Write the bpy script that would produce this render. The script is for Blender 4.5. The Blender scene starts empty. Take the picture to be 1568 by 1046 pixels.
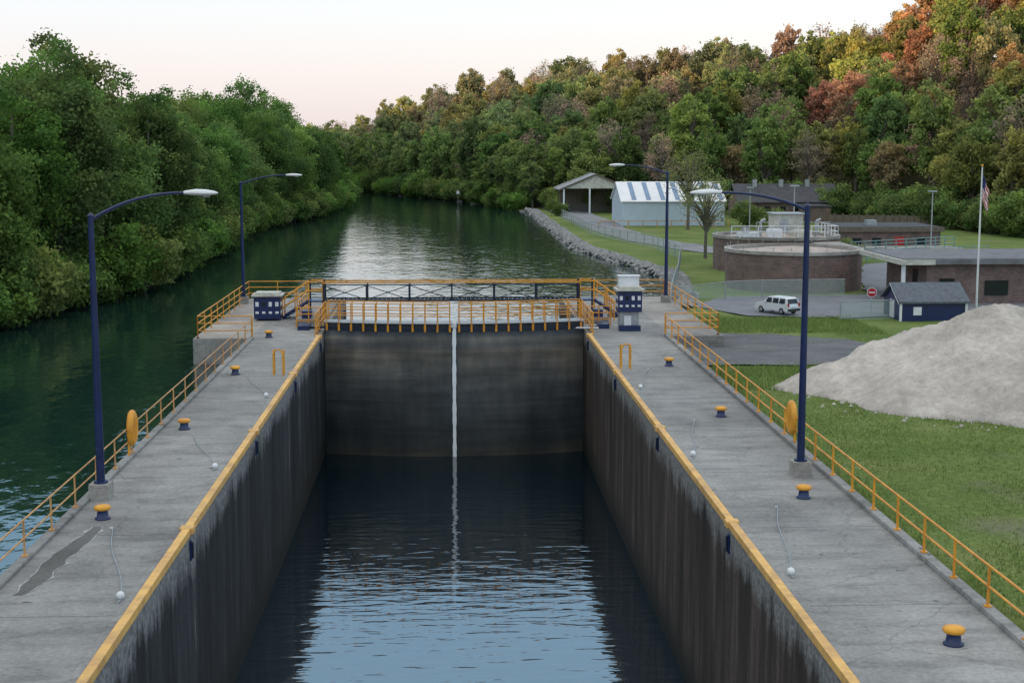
import bpy, math, random
import numpy as np
from mathutils import Vector, Matrix, noise as mnoise
random.seed(7); RNG=np.random.default_rng(7)
scene=bpy.context.scene
COL=scene.collection

# ------------------------------------------------------------------ materials
def newmat(name):
    m=bpy.data.materials.new(name); m.use_nodes=True
    nt=m.node_tree; b=nt.nodes.get('Principled BSDF'); return m,nt,b
def N(nt,t,**k):
    n=nt.nodes.new(t)
    for a,v in k.items(): setattr(n,a,v)
    return n
def ramp(nt,stops,fac=None,interp='LINEAR'):
    r=N(nt,'ShaderNodeValToRGB'); cr=r.color_ramp; cr.interpolation=interp
    while len(cr.elements)<len(stops): cr.elements.new(0.5)
    for e,(p,c) in zip(cr.elements,stops):
        e.position=p; e.color=(c[0],c[1],c[2],1) if not isinstance(c,(int,float)) else (c,c,c,1)
    if fac is not None: nt.links.new(fac,r.inputs[0])
    return r
def noise(nt,scale,detail=4,rough=.6,sc=(1,1,1),dist=0):
    g=N(nt,'ShaderNodeNewGeometry'); mp=N(nt,'ShaderNodeMapping'); mp.inputs['Scale'].default_value=sc
    nt.links.new(g.outputs['Position'],mp.inputs[0])
    n=N(nt,'ShaderNodeTexNoise'); n.inputs['Scale'].default_value=scale; n.inputs['Detail'].default_value=detail
    n.inputs['Roughness'].default_value=rough; n.inputs['Distortion'].default_value=dist
    nt.links.new(mp.outputs[0],n.inputs['Vector']); return n.outputs['Fac']
def mixc(nt,f,a,b,mode='MIX'):
    m=N(nt,'ShaderNodeMix',data_type='RGBA',blend_type=mode)
    for s,v in ((m.inputs[0],f),(m.inputs[6],a),(m.inputs[7],b)):
        if isinstance(v,(int,float)): s.default_value=v
        elif isinstance(v,tuple): s.default_value=(*v[:3],1)
        else: nt.links.new(v,s)
    return m.outputs[2]
def bump(nt,b,h,strength=.3,dist=.02):
    n=N(nt,'ShaderNodeBump'); n.inputs['Strength'].default_value=strength; n.inputs['Distance'].default_value=dist
    nt.links.new(h,n.inputs['Height']); nt.links.new(n.outputs[0],b.inputs['Normal'])
def simple(name,c,rough=.5,metal=0,var=.18,scale=3,c2=None,bmp=0,bscale=30,spec=None):
    m,nt,b=newmat(name)
    c2=c2 or tuple(x*(1-var*2) for x in c)
    f=noise(nt,scale,5,.65)
    r=ramp(nt,[(.35,c2),(.62,c)],f); nt.links.new(r.outputs[0],b.inputs['Base Color'])
    b.inputs['Roughness'].default_value=rough; b.inputs['Metallic'].default_value=metal
    if spec is not None: b.inputs['Specular IOR Level'].default_value=spec
    if bmp: bump(nt,b,noise(nt,bscale,4),bmp)
    return m

M={}
M['yellow']=simple('yellow_paint',(.80,.38,.03),.5,c2=(.6,.25,.03),scale=2.5)
M['orange']=simple('orange_rail_paint',(.80,.36,.03),.5,c2=(.6,.24,.03),scale=2)
M['paleyel']=simple('faded_yellow_paint',(.62,.33,.12),.6,scale=2)
M['edge']=simple('edge_yellow',(.80,.47,.13),.6,c2=(.52,.30,.11),scale=1.6)
M['navy']=simple('navy_paint',(.010,.025,.10),.35,var=.15)
M['dkblue']=simple('dark_blue_steel',(.015,.025,.05),.5,var=.2)
M['white']=simple('white_paint',(.78,.79,.8),.5,var=.08)
M['wash']=simple('aerated_white',(.92,.94,.95),.6,var=.03)
M['lamp']=simple('lamp_head',(.75,.76,.76),.35,var=.05)
M['galv']=simple('galvanised',(.42,.44,.45),.45,.5,var=.1)
M['cream']=simple('cream_roof',(.6,.58,.5),.6)
M['glass']=simple('dark_glass',(.015,.02,.025),.12,var=.1)
M['black']=simple('black_rubber',(.02,.02,.02),.7)
M['red']=simple('red_paint',(.5,.02,.02),.45,var=.1)
M['blueflag']=simple('flag_blue',(.02,.03,.15),.8)
M['redlamp']=simple('tail_lamp',(.4,.02,.02),.3)
M['asphalt']=simple('asphalt',(.20,.205,.225),.9,scale=.6,c2=(.15,.155,.17),bmp=.2,bscale=40)
M['roofdk']=simple('dark_roof',(.075,.075,.085),.85,scale=1)
M['roofgrey']=simple('grey_membrane',(.19,.19,.205),.85,scale=1)
M['roofmetal']=simple('weathered_metal_roof',(.34,.35,.37),.6,scale=1)
M['shingle']=simple('shingle',(.13,.15,.18),.85,scale=4)
M['bark']=simple('bark',(.17,.145,.12),.9,c2=(.09,.078,.062),scale=6)
M['rock']=simple('riprap',(.34,.33,.32),.9,c2=(.16,.16,.155),scale=1.5,bmp=.5,bscale=8)
M['teal']=simple('teal_rail',(.2,.38,.37),.5)
M['wood']=simple('weathered_wood',(.16,.13,.1),.85)
M['beige']=simple('tank_cover',(.5,.41,.36),.8,scale=1)
M['carpaint']=simple('silver_paint',(.70,.71,.72),.3,.1,var=.03)
M['bluecar']=simple('grey_paint',(.12,.14,.17),.3,.2,var=.03)

def mk_concrete(name,c1,c2):
    m,nt,b=newmat(name)
    big=noise(nt,.35,6,.7,(1,.45,1)); fine=noise(nt,9,6,.75); streak=noise(nt,1.0,6,.7,(.5,1.6,1)); drk=noise(nt,.13,5,.6)
    r1=ramp(nt,[(.3,c2),(.68,c1)],big)
    r2=ramp(nt,[(.3,.68),(.7,1.18)],fine); r3=ramp(nt,[(.36,.66),(.5,1.0),(.68,1.15)],streak); r4=ramp(nt,[(.35,.62),(.55,.95),(.7,1.12)],drk)
    o=mixc(nt,1.0,r1.outputs[0],r2.outputs[0],'MULTIPLY'); o=mixc(nt,.85,o,r3.outputs[0],'MULTIPLY'); o=mixc(nt,1.0,o,r4.outputs[0],'MULTIPLY')
    sp=noise(nt,2.2,3,.5); r5=ramp(nt,[(.68,0),(.74,1)],sp); o=mixc(nt,r5.outputs[0],o,(.10,.10,.10))
    sp2=noise(nt,.9,6,.7,(1.2,.8,1)); r6=ramp(nt,[(.66,0),(.72,.5)],sp2); o=mixc(nt,r6.outputs[0],o,(.5,.49,.46))
    g=N(nt,'ShaderNodeNewGeometry'); v=N(nt,'ShaderNodeTexVoronoi',feature='DISTANCE_TO_EDGE'); v.inputs['Scale'].default_value=.28
    wn=noise(nt,1.3,4); ad=N(nt,'ShaderNodeVectorMath',operation='ADD'); nt.links.new(g.outputs['Position'],ad.inputs[0]); nt.links.new(wn,ad.inputs[1])
    nt.links.new(ad.outputs[0],v.inputs['Vector'])
    cr=ramp(nt,[(0,.5),(.008,1)],v.outputs['Distance'])
    o=mixc(nt,.6,o,cr.outputs[0],'MULTIPLY')
    nt.links.new(o,b.inputs['Base Color']); b.inputs['Roughness'].default_value=.85
    bump(nt,b,fine,.25,.02); return m
M['conc']=mk_concrete('concrete_top',(.38,.37,.35),(.25,.247,.24))
M['concL']=mk_concrete('concrete_light',(.46,.43,.39),(.33,.3,.27))

def mk_wall(name,warm):
    m,nt,b=newmat(name)
    g=N(nt,'ShaderNodeNewGeometry'); s=N(nt,'ShaderNodeSeparateXYZ'); nt.links.new(g.outputs['Position'],s.inputs[0])
    st=noise(nt,1.0,7,.7,(1.6,1.6,.13)); bl=noise(nt,.5,6,.7); st2=noise(nt,.45,6,.75,(1.5,1.5,.25))
    fine=noise(nt,7,5,.75)
    dark=ramp(nt,[(.3,(.008,.007,.0065)),(.5,warm),(.64,tuple(x*2.0 for x in warm)),(.72,(.20,.18,.16))],st)
    pt=ramp(nt,[(.3,.55),(.5,1.0),(.7,1.5)],st2)
    dk=mixc(nt,1.0,dark.outputs[0],pt.outputs[0],'MULTIPLY')
    ma=N(nt,'ShaderNodeMath',operation='MULTIPLY_ADD'); nt.links.new(bl,ma.inputs[0]); ma.inputs[1].default_value=1.8
    nt.links.new(s.outputs['Z'],ma.inputs[2])
    mb=N(nt,'ShaderNodeMath',operation='MULTIPLY_ADD'); nt.links.new(st,mb.inputs[0]); mb.inputs[1].default_value=2.2; nt.links.new(ma.outputs[0],mb.inputs[2])
    mr=N(nt,'ShaderNodeMapRange'); mr.inputs[1].default_value=.95; mr.inputs[2].default_value=1.55; nt.links.new(mb.outputs[0],mr.inputs[0])
    li=ramp(nt,[(.3,(.13,.135,.14)),(.7,(.30,.295,.285))],fine)
    o=mixc(nt,mr.outputs[0],dk,li.outputs[0])
    f2=ramp(nt,[(.3,.6),(.7,1.25)],fine); o=mixc(nt,1.0,o,f2.outputs[0],'MULTIPLY')
    mr2=N(nt,'ShaderNodeMapRange'); mr2.inputs[1].default_value=-5.2; mr2.inputs[2].default_value=-6.3; nt.links.new(s.outputs['Z'],mr2.inputs[0])
    o=mixc(nt,mr2.outputs[0],o,(.008,.010,.008))
    nt.links.new(o,b.inputs['Base Color']); b.inputs['Roughness'].default_value=.75; b.inputs['Specular IOR Level'].default_value=.25
    bump(nt,b,bl,.4,.05); return m
M['wallL']=mk_wall('lock_wall_stained_dark',(.022,.024,.026))
M['wallR']=mk_wall('lock_wall_stained_brown',(.050,.039,.033))

def mk_gate():
    m,nt,b=newmat('gate_plate')
    g=N(nt,'ShaderNodeNewGeometry'); s=N(nt,'ShaderNodeSeparateXYZ'); nt.links.new(g.outputs['Position'],s.inputs[0])
    st=noise(nt,.9,6,.65,(1.2,1.2,.3)); hz=noise(nt,.8,4,.6,(.25,.25,2.2)); pa=noise(nt,.35,4,.6)
    a=ramp(nt,[(.3,(.070,.073,.074)),(.7,(.175,.16,.14))],st); h=ramp(nt,[(.35,.65),(.65,1.2)],hz); p=ramp(nt,[(.35,.75),(.65,1.25)],pa)
    o=mixc(nt,1.0,a.outputs[0],h.outputs[0],'MULTIPLY'); o=mixc(nt,1.0,o,p.outputs[0],'MULTIPLY')
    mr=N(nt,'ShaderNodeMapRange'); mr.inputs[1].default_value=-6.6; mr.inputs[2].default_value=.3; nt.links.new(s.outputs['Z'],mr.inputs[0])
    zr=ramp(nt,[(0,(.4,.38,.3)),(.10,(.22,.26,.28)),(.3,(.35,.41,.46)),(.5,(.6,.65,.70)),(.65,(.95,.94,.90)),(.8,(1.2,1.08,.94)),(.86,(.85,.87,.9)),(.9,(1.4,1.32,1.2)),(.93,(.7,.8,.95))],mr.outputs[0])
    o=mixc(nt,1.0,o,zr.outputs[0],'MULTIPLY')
    nt.links.new(o,b.inputs['Base Color']); b.inputs['Roughness'].default_value=.6
    bump(nt,b,st,.2,.03); return m
M['gate']=mk_gate()

def mk_brick(name,c1,c2,sc=2.2):
    m,nt,b=newmat(name)
    tc=N(nt,'ShaderNodeTexCoord'); s=N(nt,'ShaderNodeSeparateXYZ'); nt.links.new(tc.outputs['Object'],s.inputs[0])
    at=N(nt,'ShaderNodeMath',operation='ADD'); nt.links.new(s.outputs['X'],at.inputs[0]); nt.links.new(s.outputs['Y'],at.inputs[1])
    c=N(nt,'ShaderNodeCombineXYZ'); nt.links.new(at.outputs[0],c.inputs[0]); nt.links.new(s.outputs['Z'],c.inputs[1])
    br=N(nt,'ShaderNodeTexBrick'); br.inputs['Scale'].default_value=sc; nt.links.new(c.outputs[0],br.inputs['Vector'])
    br.inputs['Color1'].default_value=(*c1,1); br.inputs['Color2'].default_value=(*c2,1); br.inputs['Mortar'].default_value=(.19,.165,.15,1)
    br.inputs['Mortar Size'].default_value=.012
    n=noise(nt,1.2,5); r=ramp(nt,[(.3,.7),(.7,1.15)],n)
    o=mixc(nt,1.0,br.outputs[0],r.outputs[0],'MULTIPLY')
    nt.links.new(o,b.inputs['Base Color']); b.inputs['Roughness'].default_value=.85; return m
M['brick']=mk_brick('brown_brick',(.22,.145,.125),(.14,.095,.085))

def mk_water(name,deep,wscale,bstr,dist,ior=1.45,sc=(1,1,1),k2=1.2,det=3):
    m,nt,b=newmat(name)
    b.inputs['Base Color'].default_value=(*deep,1); b.inputs['Roughness'].default_value=.02; b.inputs['IOR'].default_value=ior
    n1=noise(nt,wscale,det,.5,sc,.3); n2=noise(nt,wscale*.22,2,.5,sc)
    ad=N(nt,'ShaderNodeMath',operation='MULTIPLY_ADD'); nt.links.new(n2,ad.inputs[0]); ad.inputs[1].default_value=k2; nt.links.new(n1,ad.inputs[2])
    bump(nt,b,ad.outputs[0],bstr,dist); return m
M['waterU']=mk_water('river_water',(.008,.030,.027),1.1,.6,.062,2.2,(1,.75,1))
M['waterL']=mk_water('lock_water',(.002,.010,.016),1.55,.8,.040,3.4,(.42,1.35,1),.35,2)

def mk_ground():
    m,nt,b=newmat('grass_ground')
    a=N(nt,'ShaderNodeAttribute',attribute_name='zone')
    big=noise(nt,.22,5,.6); fine=noise(nt,5,6,.8); dirt=noise(nt,.09,5,.65)
    g=ramp(nt,[(.3,(.11,.165,.042)),(.55,(.165,.22,.065)),(.72,(.24,.25,.10))],big)
    f=ramp(nt,[(.3,.55),(.7,1.35)],fine)
    gg=mixc(nt,1.0,g.outputs[0],f.outputs[0],'MULTIPLY')
    dd=ramp(nt,[(.58,0),(.68,.7)],dirt); gg=mixc(nt,dd.outputs[0],gg,(.20,.18,.14))
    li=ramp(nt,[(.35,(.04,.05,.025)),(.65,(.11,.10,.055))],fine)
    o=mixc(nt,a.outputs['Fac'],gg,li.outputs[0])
    nt.links.new(o,b.inputs['Base Color']); b.inputs['Roughness'].default_value=.95; b.inputs['Specular IOR Level'].default_value=.1
    bump(nt,b,fine,.7,.08); return m
M['ground']=mk_ground()
def mk_gravel(name,c1,c2,sc=9):
    m,nt,b=newmat(name); f=noise(nt,sc,8,.85); bg=noise(nt,.5,4)
    r=ramp(nt,[(.35,c2),(.65,c1)],f); k=ramp(nt,[(.35,.78),(.65,1.12)],bg)
    nt.links.new(mixc(nt,1.0,r.outputs[0],k.outputs[0],'MULTIPLY'),b.inputs['Base Color']); b.inputs['Roughness'].default_value=.95
    b.inputs['Specular IOR Level'].default_value=.1
    bump(nt,b,f,.8,.06); return m
M['gravel']=mk_gravel('gravel_lot',(.22,.22,.225),(.12,.12,.125),6)
M['patch']=mk_gravel('worn_patch',(.20,.195,.185),(.14,.135,.13),6)
M['efflor']=mk_gravel('white_efflorescence',(.50,.50,.50),(.32,.32,.32),6)
M['sand']=mk_gravel('pale_crushed_stone',(.66,.60,.54),(.40,.36,.32),3)
M['road']=mk_gravel('gravel_road',(.32,.32,.33),(.22,.22,.23),5)

def mk_leaf(name):
    m,nt,b=newmat(name); nt.nodes.remove(b)
    oi=N(nt,'ShaderNodeObjectInfo'); a=N(nt,'ShaderNodeAttribute',attribute_name='tone')
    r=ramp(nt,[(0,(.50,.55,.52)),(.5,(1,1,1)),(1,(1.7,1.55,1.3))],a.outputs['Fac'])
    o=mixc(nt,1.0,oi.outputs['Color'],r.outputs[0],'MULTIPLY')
    d=N(nt,'ShaderNodeBsdfDiffuse'); t=N(nt,'ShaderNodeBsdfTranslucent'); mx=N(nt,'ShaderNodeMixShader'); mx.inputs[0].default_value=.35
    nt.links.new(o,d.inputs[0]); nt.links.new(o,t.inputs[0]); nt.links.new(d.outputs[0],mx.inputs[1]); nt.links.new(t.outputs[0],mx.inputs[2])
    nt.links.new(mx.outputs[0],nt.nodes['Material Output'].inputs[0]); return m
M['leaf']=mk_leaf('tree_leaves')
def mk_chain():
    m,nt,b=newmat('chain_link'); b.inputs['Base Color'].default_value=(.38,.48,.44,1); b.inputs['Roughness'].default_value=.6
    t=N(nt,'ShaderNodeBsdfTransparent'); mx=N(nt,'ShaderNodeMixShader'); mx.inputs[0].default_value=.38
    nt.links.new(t.outputs[0],mx.inputs[1]); nt.links.new(b.outputs[0],mx.inputs[2]); nt.links.new(mx.outputs[0],nt.nodes['Material Output'].inputs[0]); return m
M['chain']=mk_chain()

# ------------------------------------------------------------------ mesh builder
class MB:
    def __init__(s): s.v=[];s.f=[];s.m=[];s.sm=[];s.mats=[]
    def mi(s,k):
        if k not in s.mats: s.mats.append(k)
        return s.mats.index(k)
    def add(s,vs,fs,k,smooth=False):
        o=len(s.v); s.v+= [tuple(p) for p in vs]; i=s.mi(k)
        for f in fs: s.f.append([o+j for j in f]); s.m.append(i); s.sm.append(smooth)
    def poly(s,vs,k): s.add(vs,[list(range(len(vs)))],k)
    def box(s,c,d,k,rz=0):
        x,y,z=[q/2 for q in d]; R=Matrix.Rotation(rz,3,'Z')
        vs=[R@Vector((a*x,b*y,e*z))+Vector(c) for e in(-1,1) for a,b in((-1,-1),(1,-1),(1,1),(-1,1))]
        s.add(vs,[[3,2,1,0],[4,5,6,7],[0,1,5,4],[1,2,6,5],[2,3,7,6],[3,0,4,7]],k)
    def b2(s,x0,x1,y0,y1,z0,z1,k): s.box(((x0+x1)/2,(y0+y1)/2,(z0+z1)/2),(x1-x0,y1-y0,z1-z0),k)
    def cyl(s,p0,p1,r0,r1,k,n=8,cap=True,smooth=True):
        p0=Vector(p0);p1=Vector(p1);d=(p1-p0).normalized(); a=d.orthogonal().normalized(); b=d.cross(a)
        vs=[]
        for p,r in((p0,r0),(p1,r1)):
            for i in range(n):
                t=2*math.pi*i/n; vs.append(p+(a*math.cos(t)+b*math.sin(t))*r)
        s.add(vs,[[i,(i+1)%n,n+(i+1)%n,n+i] for i in range(n)],k,smooth)
        if cap: s.add(vs,[list(range(n))[::-1],list(range(n,2*n))],k)
    def tube(s,pts,r,k,n=8):
        rs=r if isinstance(r,(list,tuple)) else [r]*len(pts)
        for i in range(len(pts)-1): s.cyl(pts[i],pts[i+1],rs[i],rs[i+1],k,n,cap=(i in(0,len(pts)-2)) )
    def lathe(s,c,prof,k,n=16,smooth=True):
        vs=[];m=len(prof)
        for r,z in prof:
            for i in range(n):
                t=2*math.pi*i/n; vs.append((c[0]+r*math.cos(t),c[1]+r*math.sin(t),c[2]+z))
        fs=[[j*n+i,j*n+(i+1)%n,(j+1)*n+(i+1)%n,(j+1)*n+i] for j in range(m-1) for i in range(n)]
        s.add(vs,fs,k,smooth)
    def torus(s,c,R,r,k,axis='X',n=20,m=8,sz=1):
        vs=[]
        for i in range(n):
            t=2*math.pi*i/n
            for j in range(m):
                u=2*math.pi*j/m; q=(R+r*math.cos(u)); a=q*math.cos(t); b=q*math.sin(t)*sz; h=r*math.sin(u)
                p={'X':(h,a,b),'Y':(a,h,b),'Z':(a,b,h)}[axis]; vs.append(tuple(c[w]+p[w] for w in range(3)))
        s.add(vs,[[i*m+j,((i+1)%n)*m+j,((i+1)%n)*m+(j+1)%m,i*m+(j+1)%m] for i in range(n) for j in range(m)],k,True)
    def rail(s,pts,h,k,sp=2.4,nr=2,r=.028,base=True,pr=None):
        pr=pr or r*1.15
        for a,b in zip(pts[:-1],pts[1:]):
            a=Vector(a);b=Vector(b);L=(b-a).length;n=max(1,round(L/sp))
            for i in range(n+1):
                p=a.lerp(b,i/n); s.cyl(p,p+Vector((0,0,h)),pr,pr,k,6)
                if base: s.box(p+Vector((0,0,.015)),(.14,.14,.03),k)
            for j in range(nr):
                z=h*(1-j/nr) ; s.cyl(a+Vector((0,0,z)),b+Vector((0,0,z)),r,r,k,6)
    def obj(s,name,bevel=0,parent=None):
        me=bpy.data.meshes.new(name); me.from_pydata(s.v,[],s.f)
        for k in s.mats: me.materials.append(M[k])
        me.polygons.foreach_set('material_index',s.m); me.polygons.foreach_set('use_smooth',s.sm); me.update()
        o=bpy.data.objects.new(name,me); COL.objects.link(o)
        if bevel:
            b=o.modifiers.new('bevel','BEVEL'); b.width=bevel; b.segments=2; b.limit_method='ANGLE'
        if parent: o.parent=parent
        return o

# ------------------------------------------------------------------ terrain
def sstep(t): t=np.clip(t,0,1); return t*t*(3-2*t)
LB=np.array([(-300,-34),(40,-30),(88,-28),(114,-23),(150,-25),(184,-26),(233,-20.5),(300,-22),(383,-30),(400,-30)])
RB=np.array([(90,13.9),(95,15),(119,17.6),(154,12.9),(240,13),(262,9),(290,1.8),(330,-12.9),(383,-27),(400,-30)])
HT=np.array([(-.3,400,520,0),(-.11,400,520,2),(-.07,395,500,3),(0,295,430,13),(.075,246,370,16.5),(.18,232,310,16),(.28,214,285,18),(.34,192,262,22),(.4,172,245,26),(.6,135,215,27),(1.2,90,180,27)])
SX,SY=-.862,-.507
def hf(x,y):
    x=np.asarray(x,float); y=np.asarray(y,float)
    base=-.12-.9*sstep((y-62)/18)
    t=x/np.maximum(y,60)
    f=np.interp(t,HT[:,0],HT[:,1]); r=np.interp(t,HT[:,0],HT[:,2]); H=np.interp(t,HT[:,0],HT[:,3])
    hill=(H+1)*sstep((y-f)/(r-f))*sstep((y-20)/60)
    right=base+hill+.25*np.sin(x*.13+1)*np.cos(y*.11)*sstep((y-120)/60)
    xl=np.interp(y,LB[:,0],LB[:,1]); xr=np.interp(y,RB[:,0],RB[:,1])
    left=-.6+2.2*sstep((xl-x)/40)
    u=x*SX+y*SY; w=x*(-SY)*-1+y*(-SX)
    ridge=51*np.exp(-((u-255)/45)**2)*sstep((w+420)/120)*sstep((760-w)/100)  # unseen ridge behind the camera, added to keep low sun off the valley
    left=left+ridge
    zr=-5+(right+5)*sstep((x-xr+2.2)/3.2)
    zl=-5+(left+5)*sstep((xl-x+2.0)/3.0)
    z=np.maximum(zr,zl)
    z=np.where(y>400,np.maximum(right,left),z)
    near=(y<90)
    zn=np.where(x<11.15,-9.5,right); zn=np.where(x<-12,zl,zn)
    z=np.where(near,zn,z)
    return np.where((x<-100)|(y<-100),np.maximum(z,left),z)
def axis(segs):
    out=[]
    for a,b,s in segs: out+=list(np.arange(a,b,s))
    return np.array(out)
xs=np.concatenate([axis([(-1600,-400,100),(-400,-64,16),(-64,10.5,1.5)]),[10.9,11.3],axis([(12,90,1.5),(90,300,10),(300,1700,100)])])
ys=axis([(-800,-160,40),(-160,0,16),(0,260,1.5),(260,520,6),(520,1000,40),(1000,2700,200)])
X,Y=np.meshgrid(xs,ys); Z=hf(X,Y)
Z=Z+ (RNG.random(Z.shape)-.5)*.05*((X>11.5)|(X<-30))
nx,ny=len(xs),len(ys)
me=bpy.data.meshes.new('ground'); V=np.stack([X,Y,Z],-1).reshape(-1,3)
idx=np.arange(nx*ny).reshape(ny,nx); F=np.stack([idx[:-1,:-1],idx[:-1,1:],idx[1:,1:],idx[1:,:-1]],-1).reshape(-1,4)
me.from_pydata(V.tolist(),[],F.tolist()); me.materials.append(M['ground'])
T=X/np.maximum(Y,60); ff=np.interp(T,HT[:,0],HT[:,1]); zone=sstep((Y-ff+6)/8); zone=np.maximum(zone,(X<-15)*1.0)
at=me.attributes.new('zone','FLOAT','POINT'); at.data.foreach_set('value',zone.reshape(-1).astype(np.float32))
me.polygons.foreach_set('use_smooth',[True]*len(F)); me.update()
COL.objects.link(bpy.data.objects.new('ground',me))

def sheet(name,cl,w,k,off=.05,n=10):
    mb=MB(); pts=[];ws=[]
    for i in range(len(cl)-1):
        for j in range(n):
            t=j/n; pts.append(Vector(cl[i]).lerp(Vector(cl[i+1]),t)); ws.append(w[i]*(1-t)+w[i+1]*t)
    pts.append(Vector(cl[-1])); ws.append(w[-1]); K=12; vs=[]
    for i,p in enumerate(pts):
        d=(pts[min(i+1,len(pts)-1)]-pts[max(i-1,0)]).normalized(); nn=Vector((-d.y,d.x))
        for j in range(K+1):
            q=p+nn*(j/K-.5)*(ws[i]+(random.uniform(-.5,.5) if j in(0,K) else 0)); vs.append((q.x,q.y,float(hf(q.x,q.y))+off))
    fs=[[i*(K+1)+j,i*(K+1)+j+1,(i+1)*(K+1)+j+1,(i+1)*(K+1)+j] for i in range(len(pts)-1) for j in range(K)]
    mb.add(vs,fs,k,True); return mb.obj(name)
sheet('gravel_lot',[(11.4,71.5),(15,71.5),(19.5,72),(22.5,72.5)],[18,18,16,9],'gravel',.07)
sheet('asphalt_road',[(17.5,91.6),(22,93.6),(30,95.5),(45,97)],[6,14,12,12],'asphalt',.07)
sheet('asphalt_road',[(33,98),(35.5,112),(40,126),(52,134)],[7,6,6,6],'asphalt',.085)
sheet('gravel_road',[(20,250),(20.3,225),(20.7,186),(23,163),(26,147),(30,139)],[7,6,5,5,5,5],'road',.07)

mb=MB(); 
mb.poly([(-90,75.4,-1.3),(40,75.4,-1.3),(40,460,-1.3),(-90,460,-1.3)],'waterU'); mb.poly([(-90,-150,-1.3),(-9.9,-150,-1.3),(-9.9,75.4,-1.3),(-90,75.4,-1.3)],'waterU')
mb.obj('river_water')
mb=MB(); mb.poly([(-6.6,-40,-6.6),(7.2,-40,-6.6),(7.2,75.6,-6.6),(-6.6,75.6,-6.6)],'waterL'); mb.obj('lock_chamber_water')

# ------------------------------------------------------------------ lock walls
XL,XR=-6.54,7.16
def wallobj(name,xi,xo,wm,sgn,wing):
    mb=MB(); y0,y1=-40,92
    mb.poly([(xi,y0,-9),(xi,y1,-9),(xi,y1,-.02),(xi,y0,-.02)],wm)
    mb.poly([(xo,y0,-9),(xo,y0,0),(xo,y1,0),(xo,y1,-9)],'concL')
    yy=y0
    ed=xi+sgn*.30
    while yy<y1:
        ye=min(yy+6.25,y1); a,b=sorted((ed,xo)); mb.b2(a,b,yy+.014,ye-.014,-.3,0,'conc'); yy+=6.25
    a,b=sorted((xi,xo)); mb.b2(a+.01,b-.01,y0+.01,y1-.01,-8.9,-.14,'concL')
    mb.poly([(xi,y1,-9),(xo,y1,-9),(xo,y1,0),(xi,y1,0)],'concL')
    a,b=sorted((xo+.003*sgn,wing)); mb.b2(a,b,72,91.5,-9,-.002,'concL')
    mb.obj(name)
wallobj('lock_wall',XL,-10.0,'wallL',-1,-12.8)
wallobj('lock_wall',XR,11.35,'wallR',1,14.0)
def edge(xi,sgn):
    mb=MB(); ys_=[-27,-14.5,-2,10.5,23,35.5,48,60.5,72.6]
    for a,b in zip(ys_[:-1],ys_[1:]):
        xa,xb=sorted((xi-sgn*.05,xi+sgn*.15))
        mb.b2(xa,xb,a+.16,b-.16,-.14,.05,'edge')
        xc,xd=sorted((xi+sgn*.153,xi+sgn*.34)); mb.b2(xc,xd,a+.0,b-.02,-.2,.02,'conc')
        mb.box((xi+sgn*.05,b,-.02),(.34,.34,.17),'edge')
        mb.box((xi-sgn*.02,b,-.55),(.06,.18,.5),'navy'); mb.cyl((xi-sgn*.07,b,-.75),(xi-sgn*.07,b,-.35),.035,.035,'dkblue')
    return mb.obj('yellow_wall_edging',bevel=.03)
edge(XL,-1); edge(XR,1)
mb=MB(); mb.b2(10.95,11.2,-30,72,0.002,.13,'conc'); mb.obj('concrete_kerb',bevel=.02)
mb=MB(); mb.b2(-9.99,-9.75,-30,72,0.002,.09,'conc'); mb.obj('concrete_kerb',bevel=.02)

mb=MB(); mb.rail([(-9.87,-20,.09),(-9.87,72,.09)],.86,'paleyel',2.3,2,.024); mb.obj('walkway_railing')
mb=MB(); mb.rail([(11.07,-20,.13),(11.07,72.3,.13)],.86,'orange',2.0,2,.028); mb.obj('walkway_railing')
mb=MB(); mb.rail([(-9.87,72.3,0),(-12.6,72.3,0),(-12.6,91.2,0),(-9,91.2,0)],1.1,'orange',2.2,3,.03); mb.obj('platform_railing')
mb=MB(); mb.rail([(11.07,72.5,0),(13.8,72.5,0),(13.8,91.2,0),(9.5,91.2,0)],1.1,'orange',2.2,3,.03); mb.obj('platform_railing')

def lamp(x,y,h,arm,rise,sgn,by=0):
    mb=MB(); mb.box((x,y,.22),(.55,.55,.44),'concL')
    mb.cyl((x,y,.44),(x,y,.50),.19,.19,'navy',12); mb.cyl((x,y,.5),(x,y,h),.115,.075,'navy',12)
    mb.box((x+.0,y-.13,1.3),(.12,.05,.22),'navy'); mb.cyl((x,y,h),(x,y,h+.08),.09,.02,'navy',12)
    pts=[]
    for i in range(9):
        t=i/8; pts.append((x+sgn*arm*.84*t,y,h-.12+rise*(1-(1-t)**2.2)))
    mb.tube(pts,[.05-.014*i/8 for i in range(9)],'navy',8)
    ex,_,ez=pts[-1]; L=arm*.3
    secs=[(0,.05,.05,0),(.12,.09,.07,0),(.35,.17,.10,.0),(.65,.19,.10,-.01),(.9,.13,.06,-.01),(1.0,.04,.02,-.01)]
    vs=[];n=12
    for s_,w,hh,dz in secs:
        for i in range(n):
            a=2*math.pi*i/n; vs.append((ex+sgn*(s_*L-.04),y+w*math.cos(a),ez+dz+hh*math.sin(a)*(1 if math.sin(a)>0 else .7)))
    fs=[[j*n+i,j*n+(i+1)%n,(j+1)*n+(i+1)%n,(j+1)*n+i] for j in range(5) for i in range(n)]+[list(range(n)),list(range(5*n,6*n))]
    mb.add(vs,fs,'lamp',True)
    mb.cyl((ex+sgn*.6*L,y,ez-.12),(ex+sgn*.6*L,y,ez-.05),.1,.13,'galv',12)
    return mb.obj('street_lamp',bevel=.006)
lamp(-9.5,38.8,7.7,3.0,.72,1); lamp(-13.15+.6,88.4,7.4,3.3,.55,1)
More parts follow.
